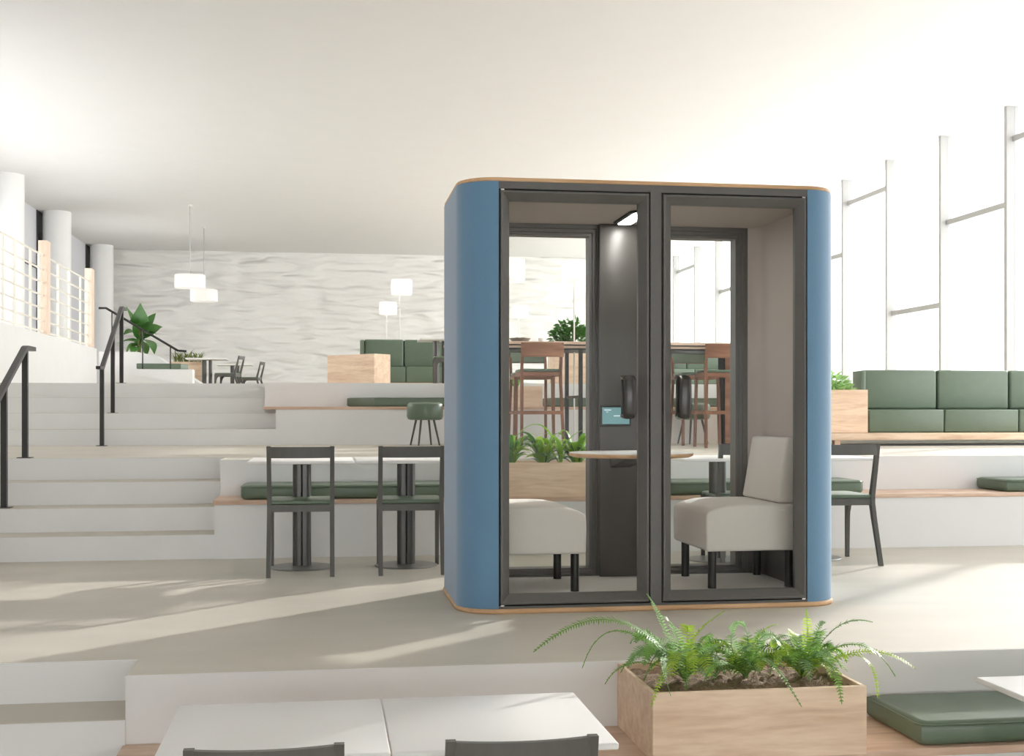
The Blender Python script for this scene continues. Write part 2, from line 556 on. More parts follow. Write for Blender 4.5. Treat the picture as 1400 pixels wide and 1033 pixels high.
# ---------------------------------------------------------------- chairs
def make_chair():
    t = empty('dining_chair', (0, 0, 0))
    # origin: floor point under the rear of the seat; faces +y; width .41
    W = .205
    for sx in (-1, 1):
        x = sx*(W-.0135)
        g = MB()
        pr = [(-.0135, -.016), (.0135, -.016), (.0135, .016), (-.0135, .016)]
        def seg(y0, z0, y1, z1, d0, d1):
            g.hexa([(x-.0135, y0-d0, z0), (x+.0135, y0-d0, z0), (x+.0135, y0+d0, z0), (x-.0135, y0+d0, z0),
                    (x-.0135, y1-d1, z1), (x+.0135, y1-d1, z1), (x+.0135, y1+d1, z1), (x-.0135, y1+d1, z1)])
        # one continuous post: foot, seat knee, top
        lv = [(-.135, 0, .013), (-.03, .30, .019), (0, .40, .022), (0, .45, .021), (-.045, .62, .017), (-.085, .795, .013)]
        tb = bmesh.new()
        rings = []
        for y, z, d in lv:
            rings.append([tb.verts.new(p) for p in ((x-.0135, y-d, z), (x+.0135, y-d, z), (x+.0135, y+d, z), (x-.0135, y+d, z))])
        for a, b in zip(rings, rings[1:]):
            for i in range(4):
                tb.faces.new((a[i], a[(i+1) % 4], b[(i+1) % 4], b[i]))
        tb.faces.new(rings[0][::-1])
        tb.faces.new(rings[-1])
        g.merge(tb)
        g.build('rear_leg', M['chairwood'], t, True)
        g = MB()
        g.hexa([(x-.012, .385, 0), (x+.012, .385, 0), (x+.012, .409, 0), (x-.012, .409, 0),
                (x-.0135, .375, .43), (x+.0135, .375, .43), (x+.0135, .409, .43), (x-.0135, .409, .43)])
        # curved bracket under the side rail
        cv = [(.376, .26), (.370, .31), (.352, .355), (.322, .388), (.376, .388)]
        g.prism([(y, z) for y, z in cv], x-.011, x+.011, axis='X')
        g.build('front_leg', M['chairwood'], t, True)
    g = MB()
    for sx in (-1, 1):
        x = sx*(W-.0135)
        g.box(x-.0125, x+.0125, .015, .38, .388, .432)
    g.box(-W+.027, W-.027, -.012, .012, .388, .432).box(-W+.027, W-.027, .382, .406, .388, .432)
    g.build('seat_frame', M['chairwood'], t, True)
    g = MB().prism([(-.188, -.012), (.188, -.012), (.204, .02), (.204, .385), (.175, .412), (-.175, .412), (-.204, .385), (-.204, .02)], .432, .458, .012, 3)
    g.build('seat', M['green'], t, True)
    # curved top rail
    g = MB()
    pts = []
    for i in range(13):
        u = -1+2*i/12
        pts.append((u*(W-.024), -.083-.028*(1-u*u), .757))
    g.sweep(pts, [(-.010, -.034), (.010, -.034), (.010, .034), (-.010, .034)])
    g.build('top_rail', M['chairwood'], t, True)
    return t

chair0 = make_chair()
first = [True]
def place_chair(x, y, z, rz, lb, grp):
    o = chair0 if first[0] else copy_tree(chair0)
    first[0] = False
    o.location = (x, y, z)
    o.rotation_euler = (0, 0, rz)
    return tag(o, lb, 'chair', grp)
GR = 'charcoal dining chairs'
place_chair(-.148, 7.80, T1, 0, 'charcoal chair at the left half of the table left of the booth', GR)
place_chair(.532, 7.80, T1, R(-1), 'charcoal chair right beside the blue booth wall, seen from behind', GR)
place_chair(2.77, 7.95, T1, R(-3), 'charcoal chair seen through the right booth door', GR)
place_chair(3.40, 7.81, T1, 0, 'charcoal chair right of the booth, seen from behind at an angle', GR)
place_chair(-.155, 3.37, T0, 0, 'charcoal chair top at the bottom edge, in front of the left white tabletop', GR)
place_chair(.520, 3.355, T0, 0, 'charcoal chair top at the bottom edge, in front of the right white tabletop', GR)

# ---------------------------------------------------------------- tables
def make_table():
    t = empty('table', (0, 0, 0))
    MB().box(-.329, .329, -.335, .335, .68, .70, .006, 3).build('tabletop', M['table'], t, True)
    g = MB()
    sec = []
    for cx, a0 in ((.026, -90), (-.026, 90)):
        for i in range(13):
            a = R(a0+180*i/12)
            sec.append((cx+.033*math.cos(a), .033*math.sin(a)))
    sec += [(-.006, -.033), (0, -.026), (.006, -.033)]
    g.prism(sec, .012, .68)
    g.build('column', M['column'], t, True)
    MB().box(-.066, .066, -.06, .06, .672, .6795, .003, 2).build('top_plate', M['black'], t, True)
    MB().lathe([(0, 0), (.205, 0), (.207, .004), (.20, .010), (.06, .014), (0, .014)]).build('base_plate', M['base'], t, True)
    return t
table0 = make_table()
tf = [True]
def place_table(x, y, z, lb):
    o = table0 if tf[0] else copy_tree(table0)
    tf[0] = False
    o.location = (x, y, z)
    return tag(o, lb, 'table', 'white pedestal tables')
place_table(-.148, 8.16, T1, 'left white pedestal table at the bench left of the booth')
place_table(.525, 8.16, T1, 'right white pedestal table at the bench, nearest the booth wall')
place_table(2.64, 8.16, T1, 'white pedestal table behind the booth, seen through its right door')
place_table(3.31, 8.16, T1, 'white pedestal table beside the chair right of the booth')
place_table(-.145, 3.865, T0, 'white tabletop at the bottom edge, left of the seam')
place_table(.517, 3.865, T0, 'white tabletop at the bottom edge, right of the seam')
place_table(2.667, 3.885, T0, 'white table corner at the right edge above the green cushion')

# ---------------------------------------------------------------- planters and plants
def planter(x0, x1, y0, y1, z0, z1, lb, rot=0, m='oakbox', t=.018, soil=.03):
    c = ((x0+x1)/2, (y0+y1)/2, z0)
    o = empty('planter_box', c, rot)
    for ye in (y0, y1-t):
        MB().box(x0, x1, ye, ye+t, z0, z1, .002, 1).build('long_panel', M[m], o)
    MB().box(x0+t, x1-t, y0+t, y1-t, z0, z0+t).build('bottom', M[m], o)
    for xe in (x0, x1-t):
        MB().box(xe, xe+t, y0+t, y1-t, z0, z1, .002, 1).build('end_panel', M[m], o)
    g = MB()
    tb = bmesh.new()
    nx, ny = max(6, int((x1-x0)*45)), max(5, int((y1-y0)*45))
    vs = [[tb.verts.new((x0+t+(x1-x0-2*t)*i/nx, y0+t+(y1-y0-2*t)*j/ny, z1-soil+random.uniform(-.008, .014))) for j in range(ny+1)] for i in range(nx+1)]
    for i in range(nx):
        for j in range(ny):
            tb.faces.new((vs[i][j], vs[i+1][j], vs[i+1][j+1], vs[i][j+1]))
    g.merge(tb)
    s = g.build('soil', M['soil'], o, sharp=180)
    return tag(o, lb, 'planter')

def frond(base, mid, tip, width, n=22):
    """pinnate fern frond: thin rachis with leaflet pairs"""
    g = MB()
    b, m_, t_ = Vector(base), Vector(mid), Vector(tip)
    ctl = m_*2-(b+t_)/2
    pts = bezier(b, ctl, t_, 12)
    g.tube(pts, .0016, 4)
    tb = bmesh.new()
    roll = random.uniform(-.6, .6)
    length = sum((q-p).length for p, q in zip(pts, pts[1:]))
    np_ = max(14, int(length/.0115))
    gap = length/np_
    for i in range(int(np_*.16), np_):
        f = i/np_
        p = b*(1-f)**2+ctl*2*f*(1-f)+t_*f*f
        d = ((ctl-b)*(1-f)+(t_-ctl)*f).normalized()
        sd = d.cross(Vector((0, 0, 1)))
        if sd.length < .1:
            sd = Vector((1, 0, 0))
        sd.normalize()
        sd = Matrix.Rotation(roll, 3, d)@sd
        up = sd.cross(d)
        L = width*(math.sin(PI*min(1, .16+.82*f**.85))**.75)+.003
        wl = gap*.25
        for s_ in (-1, 1):
            dirn = (sd*s_+d*.38+up*random.uniform(.0, .22)).normalized()
            droop = Vector((0, 0, -L*random.uniform(.05, .22)))
            q0 = p-d*wl*.8
            q1 = p+dirn*L*.55-d*wl+droop*.3
            q2 = p+dirn*L+droop
            q3 = p+dirn*L*.55+d*wl+droop*.3
            q4 = p+d*wl*.8
            tb.faces.new([tb.verts.new(q) for q in (q0, q1, q2, q3, q4)])
    g.merge(tb)
    return g

def fern(base, spec, lb, nrand, rmax):
    o = empty('fern', base)
    for mid, tip, mt, w in spec:
        frond(Vector(base)+Vector((random.uniform(-.02, .02), random.uniform(-.02, .02), 0)), mid, tip, w).build('frond', M[mt], o, sharp=180)
    for k in range(nrand):
        a = 2*PI*k/nrand+random.uniform(-.3, .3)
        L = random.uniform(.55, 1)*rmax
        el = random.uniform(.15, 1.0)
        dx, dy = math.cos(a), math.sin(a)*.75
        mid = Vector(base)+Vector((dx*L*.5, dy*L*.5, L*(.22+.42*el)))
        tip = Vector(base)+Vector((dx*L*(1.05-.4*el), dy*L*(1.05-.4*el), L*(.02+.6*el*el)))
        frond(base, mid, tip, random.uniform(.032, .048), 22).build('frond', M[random.choice(['fern', 'fern', 'fernpale', 'fernlime'])], o, sharp=180)
    return tag(o, lb, 'fern', 'ferns in the front planter')

planter(1.165, 1.978, 4.345, 4.893, -.26, -.008, 'oak planter box with ferns on the front bench')
A = at
fern((1.37, 4.63, -.03), [
    (A(842, 848, 4.60), A(729, 891, 4.55), 'fern', .040), (A(850, 862, 4.55), A(796, 913, 4.5), 'fern', .022),
    (A(905, 850, 4.6), A(884, 811, 4.6), 'fernpale', .026), (A(925, 868, 4.55), A(905, 842, 4.55), 'fernpale', .04), (A(872, 905, 4.6), A(827, 935, 4.6), 'fern', .02),
    (A(945, 878, 4.55), A(990, 835, 4.5), 'fernlime', .036), (A(888, 872, 4.65), A(862, 880, 4.6), 'fernpale', .035),
    (A(918, 905, 4.45), A(890, 966, 4.3), 'fernlime', .022), (A(908, 900, 4.42), A(917, 951, 4.32), 'fernpale', .016),
    (A(900, 880, 4.5), A(880, 910, 4.4), 'fern', .035), (A(960, 895, 4.5), A(985, 880, 4.45), 'fernpale', .035)],
    'bushy fern at the left end of the front planter with a long arching frond', 40, .31)
fern((1.62, 4.66, -.03), [
    (A(1045, 900, 4.45), A(1096, 966, 4.29), 'fern', .028), (A(1000, 880, 4.6), A(1008, 848, 4.6), 'fernpale', .034),
    (A(1035, 872, 4.6), A(1064, 853, 4.6), 'fernlime', .024), (A(985, 890, 4.55), A(945, 893, 4.5), 'fern', .032), (A(1045, 868, 4.6), A(1075, 890, 4.55), 'fernpale', .034),
    (A(990, 905, 4.45), A(965, 925, 4.4), 'fern', .03), (A(1020, 860, 4.7), A(995, 858, 4.7), 'fernpale', .034)],
    'lower sparser fern in the middle of the front planter', 26, .26)
fern((1.84, 4.63, -.03), [
    (A(1104, 870, 4.6), A(1101, 832, 4.6), 'fernlime', .026), (A(1140, 860, 4.55), A(1193, 850, 4.5), 'fernpale', .042), (A(1180, 890, 4.55), A(1252, 914, 4.5), 'fernlime', .03),
    (A(1132, 905, 4.42), A(1151, 962, 4.28), 'fern', .026), (A(1172, 895, 4.5), A(1200, 954, 4.4), 'fernlime', .02), (A(1165, 880, 4.5), A(1224, 924, 4.45), 'fern', .036),
    (A(1085, 872, 4.55), A(1055, 880, 4.5), 'fernpale', .032), (A(1118, 862, 4.65), A(1128, 852, 4.65), 'fernpale', .034)],
    'bright fern at the right end of the front planter beside the cushion', 40, .28)

def strap_plant(name, base, n, L, w, mats, lb, cat, grp=None, lift=(.3, 1.1), spread=(1, .8), fold=.25):
    o = empty(name, base)
    for k in range(n):
        a = 2*PI*k/n+random.uniform(-.4, .4)
        l = L*random.uniform(.6, 1.05)
        el = random.uniform(*lift)
        dx, dy = math.cos(a)*spread[0], math.sin(a)*spread[1]
        p0 = Vector(base)+Vector((dx*.015, dy*.015, 0))
        p1 = Vector(base)+Vector((dx*l*.4, dy*l*.4, l*el))
        p2 = Vector(base)+Vector((dx*l, dy*l, l*el*.55))
        MB().blade(p0, p1, p2, w*random.uniform(.75, 1.1), fold, 9, roll=random.uniform(-.3, .3)).build('leaf', M[random.choice(mats)], o, sharp=180)
    return tag(o, lb, cat, grp)

# middle bench planter behind the booth
planter(1.165, 1.978, 8.72, 9.19, .40, .645, 'oak planter box seen through the left booth door')
for i, (x, y, lb) in enumerate(((1.33, 8.93, 'strap leaved plant at the left of the planter behind the left booth door'), (1.56, 8.9, 'strap leaved plant in the middle of the planter behind the left booth door'), (1.81, 8.93, 'strap leaved plant at the right of the planter behind the left booth door'))):
    strap_plant('leafy_plant', (x, y-.03, .60), 46, .24, .03, ['strap', 'strap', 'fern', 'deep', 'fernlime'], lb, 'plant', 'plants in the middle planter', (.5, 1.6), (.95, .5))
o = empty('leafy_plant', (1.69, 8.86, .61))
for mid, tip, w in ((A(740, 582, 8.85), A(700, 603, 8.8), .026), (A(775, 605, 8.85), A(803, 585, 8.8), .032), (A(745, 600, 8.8), A(765, 618, 8.75), .024), (A(760, 600, 8.8), A(735, 594, 8.75), .022)):
    b = Vector((1.69, 8.86, .61))
    MB().blade(b, mid*2-(b+tip)/2, tip, w, .3, 12).build('leaf', M['strap'], o, sharp=180)
tag(o, 'tall lime leaves arching over the planter behind the left booth door', 'plant')

# upper bench planter
planter(1.55, 2.35, 13.38, 13.86, 1.065, 1.29, 'pale oak planter box low on the upper bench, behind the left bar stool')
strap_plant('leafy_plant', (2.08, 13.6, 1.25), 22, .22, .02, ['mint', 'olive', 'strap'], 'pale grassy plant under the bar table', 'plant', None, (.5, 1.3))

# tall divider planter on the top terrace with a bush, behind the bar table
planter(2.76, 3.72, 14.9, 15.35, T3, 1.87, 'tall pale oak divider planter behind the bar table', soil=.02)
def bush(name, base, rx, rz, n, size, mt, lb, cat, trunk=.1):
    o = empty(name, base)
    b = Vector(base)
    g = MB()
    for k in range(n):
        while True:
            v = Vector((random.uniform(-1, 1), random.uniform(-1, 1), random.uniform(-.25, 1)))
            if .25 < v.length < 1:
                break
        p = b+Vector((v.x*rx, v.y*rx, trunk+v.z*rz))
        d = Vector((v.x+random.uniform(-.5, .5), v.y+random.uniform(-.5, .5), random.uniform(-.2, .7))).normalized()*size*random.uniform(.7, 1.3)
        g.blade(p, p+d*.5+Vector((0, 0, size*.12)), p+d, size*.3, .2, 3, roll=random.uniform(-1, 1))
    g.build('foliage', M[mt], o, sharp=180)
    g = MB()
    for k in range(7):
        a = 2*PI*k/7
        g.tube([b+Vector((0, 0, -.03)), b+Vector((math.cos(a)*rx*.3, math.sin(a)*rx*.3, trunk)), b+Vector((math.cos(a)*rx*.7, math.sin(a)*rx*.7, trunk+rz*.5))], .008, 5)
    g.build('stem', M['bark'], o)
    return tag(o, lb, cat)
bush('potted_bush', (3.0, 15.1, 1.86), .24, .22, 420, .075, 'deep', 'dark green bush in the tall planter behind the bar table', 'bush', .06)

# ---------------------------------------------------------------- the booth
PX, PY0, PY1, PW = 1.659, 6.123, 7.12, 1.0
pod = tag(empty('office_booth', (PX, 6.62, 0)), 'blue two-person office booth with dark glass doors', 'booth')
def rrect(x0, x1, y0, y1, r, n=10):
    P = []
    for cx, cy, a0 in ((x1-r, y0+r, -90), (x1-r, y1-r, 0), (x0+r, y1-r, 90), (x0+r, y0+r, 180)):
        for i in range(n+1):
            a = R(a0+90*i/n)
            P.append((cx+r*math.cos(a), cy+r*math.sin(a)))
    return P
X0, X1 = PX-PW, PX+PW
RC = .195
MB().prism(rrect(X0-.006, X1+.006, PY0-.012, PY1+.012, RC+.01), 0, .024, .008, 3).build('base_rim', M['oakrim'], pod)
MB().prism(rrect(X0+.002, X1-.002, PY0+.0, PY1, RC), 2.152, 2.172, .006, 3).build('top_rim', M['oakrim'], pod)
def shell(sign):
    """side wall: U-shaped blue felt skin with rounded front and back corners"""
    xo = X0 if sign < 0 else X1
    xi = xo-sign*RC
    out, inn = [], []
    th = .03
    for i in range(15):
        a = R(90*i/14)
        out.append((xi+sign*RC*math.sin(a), PY0+RC-RC*math.cos(a)))
        inn.append((xi+sign*(RC-th)*math.sin(a), PY0+RC-(RC-th)*math.cos(a)))
    for i in range(15):
        a = R(90*i/14)
        out.append((xi+sign*RC*math.cos(a), PY1-RC+RC*math.sin(a)))
        inn.append((xi+sign*(RC-th)*math.cos(a), PY1-RC+(RC-th)*math.sin(a)))
    tb = bmesh.new()
    rings = []
    for z in (.024, 2.152):
        rings.append(([tb.verts.new((*p, z)) for p in out], [tb.verts.new((*p, z)) for p in inn]))
    (o0, i0), (o1, i1) = rings
    n = len(out)
    for k in range(n-1):
        tb.faces.new((o0[k], o0[k+1], o1[k+1], o1[k]))
        tb.faces.new((i0[k], i1[k], i1[k+1], i0[k+1]))
        tb.faces.new((o1[k], o1[k+1], i1[k+1], i1[k]))
        tb.faces.new((o0[k], i0[k], i0[k+1], o0[k+1]))
    for k in (0, n-1):
        tb.faces.new((o0[k], o1[k], i1[k], i0[k]))
    bmesh.ops.recalc_face_normals(tb, faces=tb.faces[:])
    g = MB().merge(tb)
    g.build('side_shell', M['blue'], pod)
    # felt lining
    xl = PX+sign*.842
    lin_ = [(xl, 6.20), (xl, 6.80)]
    for i in range(9):
        a = R(90*i/8)
        lin_.append((xl-sign*(.07-.07*math.cos(a)), 6.86+.085*math.sin(a)))
    back = [(xi, 6.955), (xi, 7.06)]
    pts = lin_+[(xl-sign*.075, 7.08), (xl+sign*.08, 7.08), (xl+sign*.08, 6.20)]
    MB().prism(pts, .30, 2.073).build('wall_lining', M['felt'], pod)
    MB().prism(pts, .024, .30).build('kick_panel', M['darkin'], pod)
shell(-1)
shell(1)
MB().box(X0+.15, X1-.15, 6.19, 7.06, .024, .07).build('carpet', M['carpet'], pod)
MB().box(X0+.1, X1-.1, 6.18, 7.1, 2.073, 2.152).build('ceiling_panel', M['felt'], pod)
# front portal frame
g = MB()
fl, fr = X0+RC, X1-RC
g.box(fl, fr, PY0+.002, PY0+.07, .024, .036).box(fl, fr, PY0+.002, PY0+.07, 2.116, 2.152)
g.box(PX-.0285, PX+.0285, PY0+.002, PY0+.07, .036, 2.116)
g.box(fl-.012, fl+.006, PY0+.03, PY0+.10, .036, 2.116).box(fr-.006, fr+.012, PY0+.03, PY0+.10, .036, 2.116)
g.build('portal_frame', M['dark'], pod)
g = MB().frame(fl-.001, PX-.0275, .034, 2.118, [(0, PY0+.012), (.02, PY0+.012), (.02, PY0+.016), (0, PY0+.016)])
g.frame(PX+.0275, fr+.001, .034, 2.118, [(0, PY0+.012), (.02, PY0+.012), (.02, PY0+.016), (0, PY0+.016)])
g.build('door_seal', M['gap'], pod)
def door(x0, x1, hinge_left, lb):
    z0, z1 = .043, 2.109
    d = tag(empty('door', ((x0+x1)/2, PY0, z0)), lb)
    d.parent = pod
    d.location = Vector(((x0+x1)/2, PY0, z0))-Vector(pod.location)
    wv, wh = .052, .06
    ya, yb = PY0-.004, PY0+.058
    MB().frame(x0, x1, z0, z1, [(0, ya+.006), (.004, ya), (.012, ya), (.047, ya+.032), (.050, ya+.036), (.050, yb), (0, yb)]).build('door_frame', M['dark'], d)
    MB().box(x0+.05, x1-.05, PY0+.040, PY0+.047, z0+.05, z1-.05).build('glass_pane', M['glass'], d)
    hx = x1-.108 if hinge_left else x0+.108
    # chunky loop handle bolted through the glass
    pts = []
    prof = [(.004, .985), (-.035, .985), (-.052, 1.0), (-.056, 1.03), (-.056, 1.13), (-.052, 1.16), (-.035, 1.175), (.004, 1.175)]
    g = MB().sweep([(hx, PY0+.024+y, z) for y, z in [(.018, .985)]+prof[1:-1]+[(.018, 1.175)]], [(math.cos(2*PI*i/16)*.017, math.sin(2*PI*i/16)*.033) for i in range(16)], up=(1, 0, 0))
    g.box(hx-.03, hx+.03, PY0+.032, PY0+.0402, .975, 1.19, .003, 2)
    g.build('handle', M['handle'], d)
    hxx = x0+.012 if hinge_left else x1-.012
    for z in (z0-.004, z1+.002):
        MB().box(hxx-.009, hxx+.009, PY0+.001, PY0+.02, z-.003, z+.004).build('hinge', M['chrome'], d)
    return d
door(fl+.007, PX-.0355, True, 'left glass door in a bevelled charcoal frame')
door(PX+.0355, fr-.007, False, 'right glass door in a bevelled charcoal frame')
# rear glazing
rb = 6.955
for xa, xb_ in ((PX-.705, PX-.165), (PX+.165, PX+.705)):
    rp = tag(empty('rear_panel', (0, 0, 0)), None)
    rp.parent = pod
    rp.location = Vector(((xa+xb_)/2, rb, .07))-Vector(pod.location)
    MB().frame(xa-.07, xb_+.07, .045, 2.08, [(0, rb-.005), (.03, rb-.005), (.034, rb+.004), (.052, rb+.004), (.056, rb+.012), (.07, rb+.012), (.07, rb+.11), (0, rb+.11)]).build('rear_frame', M['dark'], rp)
    MB().box(xa-.01, xb_+.01, rb+.05, rb+.058, .10, 2.02).build('glass_pane', M['glass'], rp)
MB().box(PX-.119, PX+.113, 6.90, 7.08, .07, 2.073, .006, 2).build('rear_post', M['darkin'], pod)
# control screen
sc = MB().box(1.535, 1.718, 6.872, 6.90, .922, 1.045, .005, 2).build('screen_housing', M['black'], pod)
MB().box(1.549, 1.706, 6.8705, 6.873, .936, 1.03).build('screen', M['screen'], sc)
MB().box(1.56, 1.60, 6.8695, 6.871, 1.013, 1.018).box(1.57, 1.585, 6.8695, 6.871, 1.003, 1.006).box(1.615, 1.655, 6.8695, 6.871, .98, .985).build('screen_text', M['screenmark'], sc)
# ceiling light
def stad(cx, y0, y1, w):
    P = []
    for cy, a0 in ((y0+w, 180), (y1-w, 0)):
        for i in range(13):
            a = R(a0+180*i/12)
            P.append((cx+w*math.cos(a), cy+w*math.sin(a)))
    return P
lt = MB().prism(rrect(PX-.055, PX+.055, 6.42, 6.86, .035, 6), 2.062, 2.074, .003, 2).build('light_housing', M['gap'], pod)
MB().prism(rrect(PX-.03, PX+.045, 6.44, 6.84, .02, 6), 2.0595, 2.0625).build('light_panel', M['podlight'], lt)

# booth benches
def booth_bench(sign, lb):
    xb0 = PX+sign*.836
    xf = PX+sign*.322
    o = empty('booth_bench', ((xb0+xf)/2, 6.63, .07))
    a, b = min(xb0, xf), max(xb0, xf)
    z0, z1 = .27, .515
    # seat with a gently crowned top
    tb = bmesh.new()
    g = MB()
    out = []
    w = abs(xb0-xf)
    prof = [(0, z0), (w-.012, z0), (w, z0+.012), (w+.002, z0+.12), (w, z1-.055), (w-.012, z1-.038), (w-.05, z1-.02), (w-.12, z1-.005), (w-.2, z1), (0, z1)]
    poly = [(xb0-sign*u, z) for u, z in prof]
    g.prism(poly, 6.305, 6.935, .014, 3, axis='Y')
    g.build('seat', M['fabric'], o, sharp=40)
    # leaning backrest wedge
    def P(u, y, z):
        return (xb0-sign*u, y, z)
    g = MB().hexa([P(.0, 6.36, z1+.002), P(.108, 6.36, z1+.002), P(.108, 6.93, z1+.002), P(.0, 6.93, z1+.002),
                   P(.0, 6.36, .868), P(.05, 6.37, .868), P(.05, 6.92, .868), P(.0, 6.93, .868)], .018, 3)
    g.build('backrest', M['fabric'], o, sharp=60)
    for u, y in ((.485-.0, 6.365), (.485, 6.86), (.06, 6.365), (.06, 6.86)):
        MB().cyl(P(u-.02, y, .07), P(u-.02, y, z0), .0225, seg=18).build('leg', M['black'], o)
    MB().box(xb0-sign*.10-.018, xb0-sign*.10+.018, 6.3025, 6.306, z1-.032, z1-.028).build('seam_tag', M['thread'], o)
    return tag(o, lb, 'bench')
booth_bench(-1, 'left pale grey upholstered bench inside the booth')
booth_bench(1, 'right pale grey upholstered bench with backrest inside the booth')
# booth table
bt = empty('booth_table', (PX-.02, 6.88, .70))
g = MB().lathe([(0, .77), (.325, .77), (.335, .772), (.335, .785), (.33, .787), (0, .787)], PX-.022, 6.56, 64)
MB().lathe([(0, .7615), (.312, .7615), (.333, .77), (.335, .775), (.335, .783)], PX-.022, 6.56, 64).build('table_edge', M['oakrim'], bt)
MB().lathe([(0, .770), (.333, .783), (.333, .7855), (.328, .787), (0, .787)], PX-.022, 6.56, 64).build('tabletop', M['table'], bt)
MB().hexa([(PX-.06, 6.52, .752), (PX+.06, 6.52, .752), (PX+.06, 6.899, .69), (PX-.06, 6.899, .69), (PX-.06, 6.52, .7615), (PX+.06, 6.52, .7615), (PX+.06, 6.899, .7615), (PX-.06, 6.899, .7615)], .004, 2).build('bracket', M['darkin'], bt)
tag(bt, 'round white booth table with wooden edge fixed to the dark rear post', 'table')

# ---------------------------------------------------------------- bar table, stools, pouf
btb = empty('bar_table', (3.0, 12.28, T2))
MB().box(1.2, 4.75, 11.88, 12.68, 1.665, 1.692, .003, 2).build('tabletop', M['oak'], btb)
MB().box(1.25, 4.7, 11.92, 12.64, 1.632, 1.655, .003, 2).build('lower_board', M['oak'], btb)
g = MB().box(1.23, 4.72, 11.90, 12.66, 1.655, 1.665).box(1.28, 4.68, 11.95, 12.61, 1.615, 1.632)
g.build('top_frame', M['black'], btb)
for x in (2.47,):
    for y in (11.92, 12.62):
        MB().box(x-.018, x+.018, y-.018, y+.018, T2, 1.62).build('leg', M['black'], btb)
    MB().box(x-.012, x+.012, 11.94, 12.6, 1.145, 1.17).build('stretcher', M['black'], btb)
cb = MB().box(4.10, 4.6, 12.42, 12.6, T2+.02, 1.615, .003, 1).build('cabinet', M['walnutx'], btb)
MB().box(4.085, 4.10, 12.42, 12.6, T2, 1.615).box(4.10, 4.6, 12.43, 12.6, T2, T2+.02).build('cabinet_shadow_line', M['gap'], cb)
MB().box(4.15, 4.35, 12.40, 12.42, 1.115, 1.13).build('cabinet_handle', M['black'], cb)
tag(btb, 'long oak topped bar table with black frame behind the booth', 'bar table')

def make_stool():
    t = empty('bar_stool', (0, 0, 0))
    W = .2
    for sx in (-1, 1):
        x = sx*(W-.013)
        tb = bmesh.new()
        rings = []
        for y, z, d, xx in ((-.09, 0, .014, 1.08), (-.012, .60, .017, 1.0), (.0, .73, .018, 1), (-.03, .87, .015, 1), (-.07, 1.0, .012, 1)):
            rings.append([tb.verts.new((x*xx+a, y+b, z)) for a, b in ((-.013, -d), (.013, -d), (.013, d), (-.013, d))])
        for a, b in zip(rings, rings[1:]):
            for i in range(4):
                tb.faces.new((a[i], a[(i+1) % 4], b[(i+1) % 4], b[i]))
        tb.faces.new(rings[0][::-1])
        tb.faces.new(rings[-1])
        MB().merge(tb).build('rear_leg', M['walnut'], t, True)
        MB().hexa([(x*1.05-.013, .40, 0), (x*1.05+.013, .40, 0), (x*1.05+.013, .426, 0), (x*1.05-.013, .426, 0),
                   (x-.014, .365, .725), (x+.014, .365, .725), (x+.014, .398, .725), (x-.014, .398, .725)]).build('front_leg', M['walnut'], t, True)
    g = MB().box(-W+.02, W-.02, -.012, .012, .69, .728).box(-W+.02, W-.02, .37, .394, .69, .728)
    for sx in (-1, 1):
        x = sx*(W-.013)
        g.box(x-.012, x+.012, .0, .38, .69, .728)
    g.build('seat_frame', M['walnutx'], t, True)
    g = MB()
    for y in (-.055, .385):
        g.box(-W*1.0, W*1.0, y-.011, y+.011, .325, .36)
    for sx in (-1, 1):
        x = sx*(W-.008)
        g.box(x-.01, x+.01, -.05, .385, .33, .355)
    g.build('foot_rail', M['walnutx'], t, True)
    MB().prism([(-.18, .0), (.18, .0), (.195, .03), (.195, .36), (.17, .39), (-.17, .39), (-.195, .36), (-.195, .03)], .728, .758, .014, 3).build('seat', M['green'], t, True)
    pts = []
    for i in range(11):
        u = -1+2*i/10
        pts.append((u*(W+.004), -.066-.03*(1-u*u), .935))
    MB().sweep(pts, [(-.009, -.068), (.009, -.068), (.009, .068), (-.009, .068)]).build('back_panel', M['walnutx'], t, True)
    MB().sweep([(x*.93, y+.022, z) for x, y, z in pts], [(-.013, -.06), (.013, -.06), (.013, .06), (-.013, .06)]).build('back_pad', M['green'], t, True)
    return t
st0 = make_stool()
sf = [True]
def place_stool(x, y, rz, lb):
    o = st0 if sf[0] else copy_tree(st0)
    sf[0] = False
    o.location = (x, y, T2)
    o.rotation_euler = (0, 0, rz)
    return tag(o, lb, 'bar stool', 'walnut bar stools')
place_stool(2.03, 11.64, 0, 'walnut bar stool seen through the left booth door, back to the viewer')
place_stool(3.83, 11.62, R(-4), 'walnut bar stool seen through the right booth door, back to the viewer')
place_stool(2.13, 13.0, PI, 'walnut bar stool on the far side of the bar table, behind the left booth door')
place_stool(3.85, 12.84, PI, 'walnut bar stool on the far side of the bar table, behind the right booth door')

def make_pouf():
    t = empty('stool', (0, 0, 0))
    MB().lathe([(0, .265), (.15, .265), (.178, .275), (.19, .30), (.19, .40), (.182, .43), (.16, .445), (0, .45)], seg=40).build('seat', M['green'], t, True)
    for k in range(4):
        a = R(62+90*k)
        MB().cyl((math.cos(a)*.165, math.sin(a)*.165, 0), (math.cos(a)*.10, math.sin(a)*.10, .27), .009, .012, 10).build('leg', M['chairwood'], t, True)
    return t
p0 = make_pouf()
p0.location = (1.03, 12.95, T2)
tag(p0, 'round green padded stool left of the booth on the second terrace', 'stool', 'round green stools')
p1 = copy_tree(p0)
p1.location = (3.98, 13.165, T2)
tag(p1, 'round green padded stool between bar stools behind the right booth door', 'stool', 'round green stools')

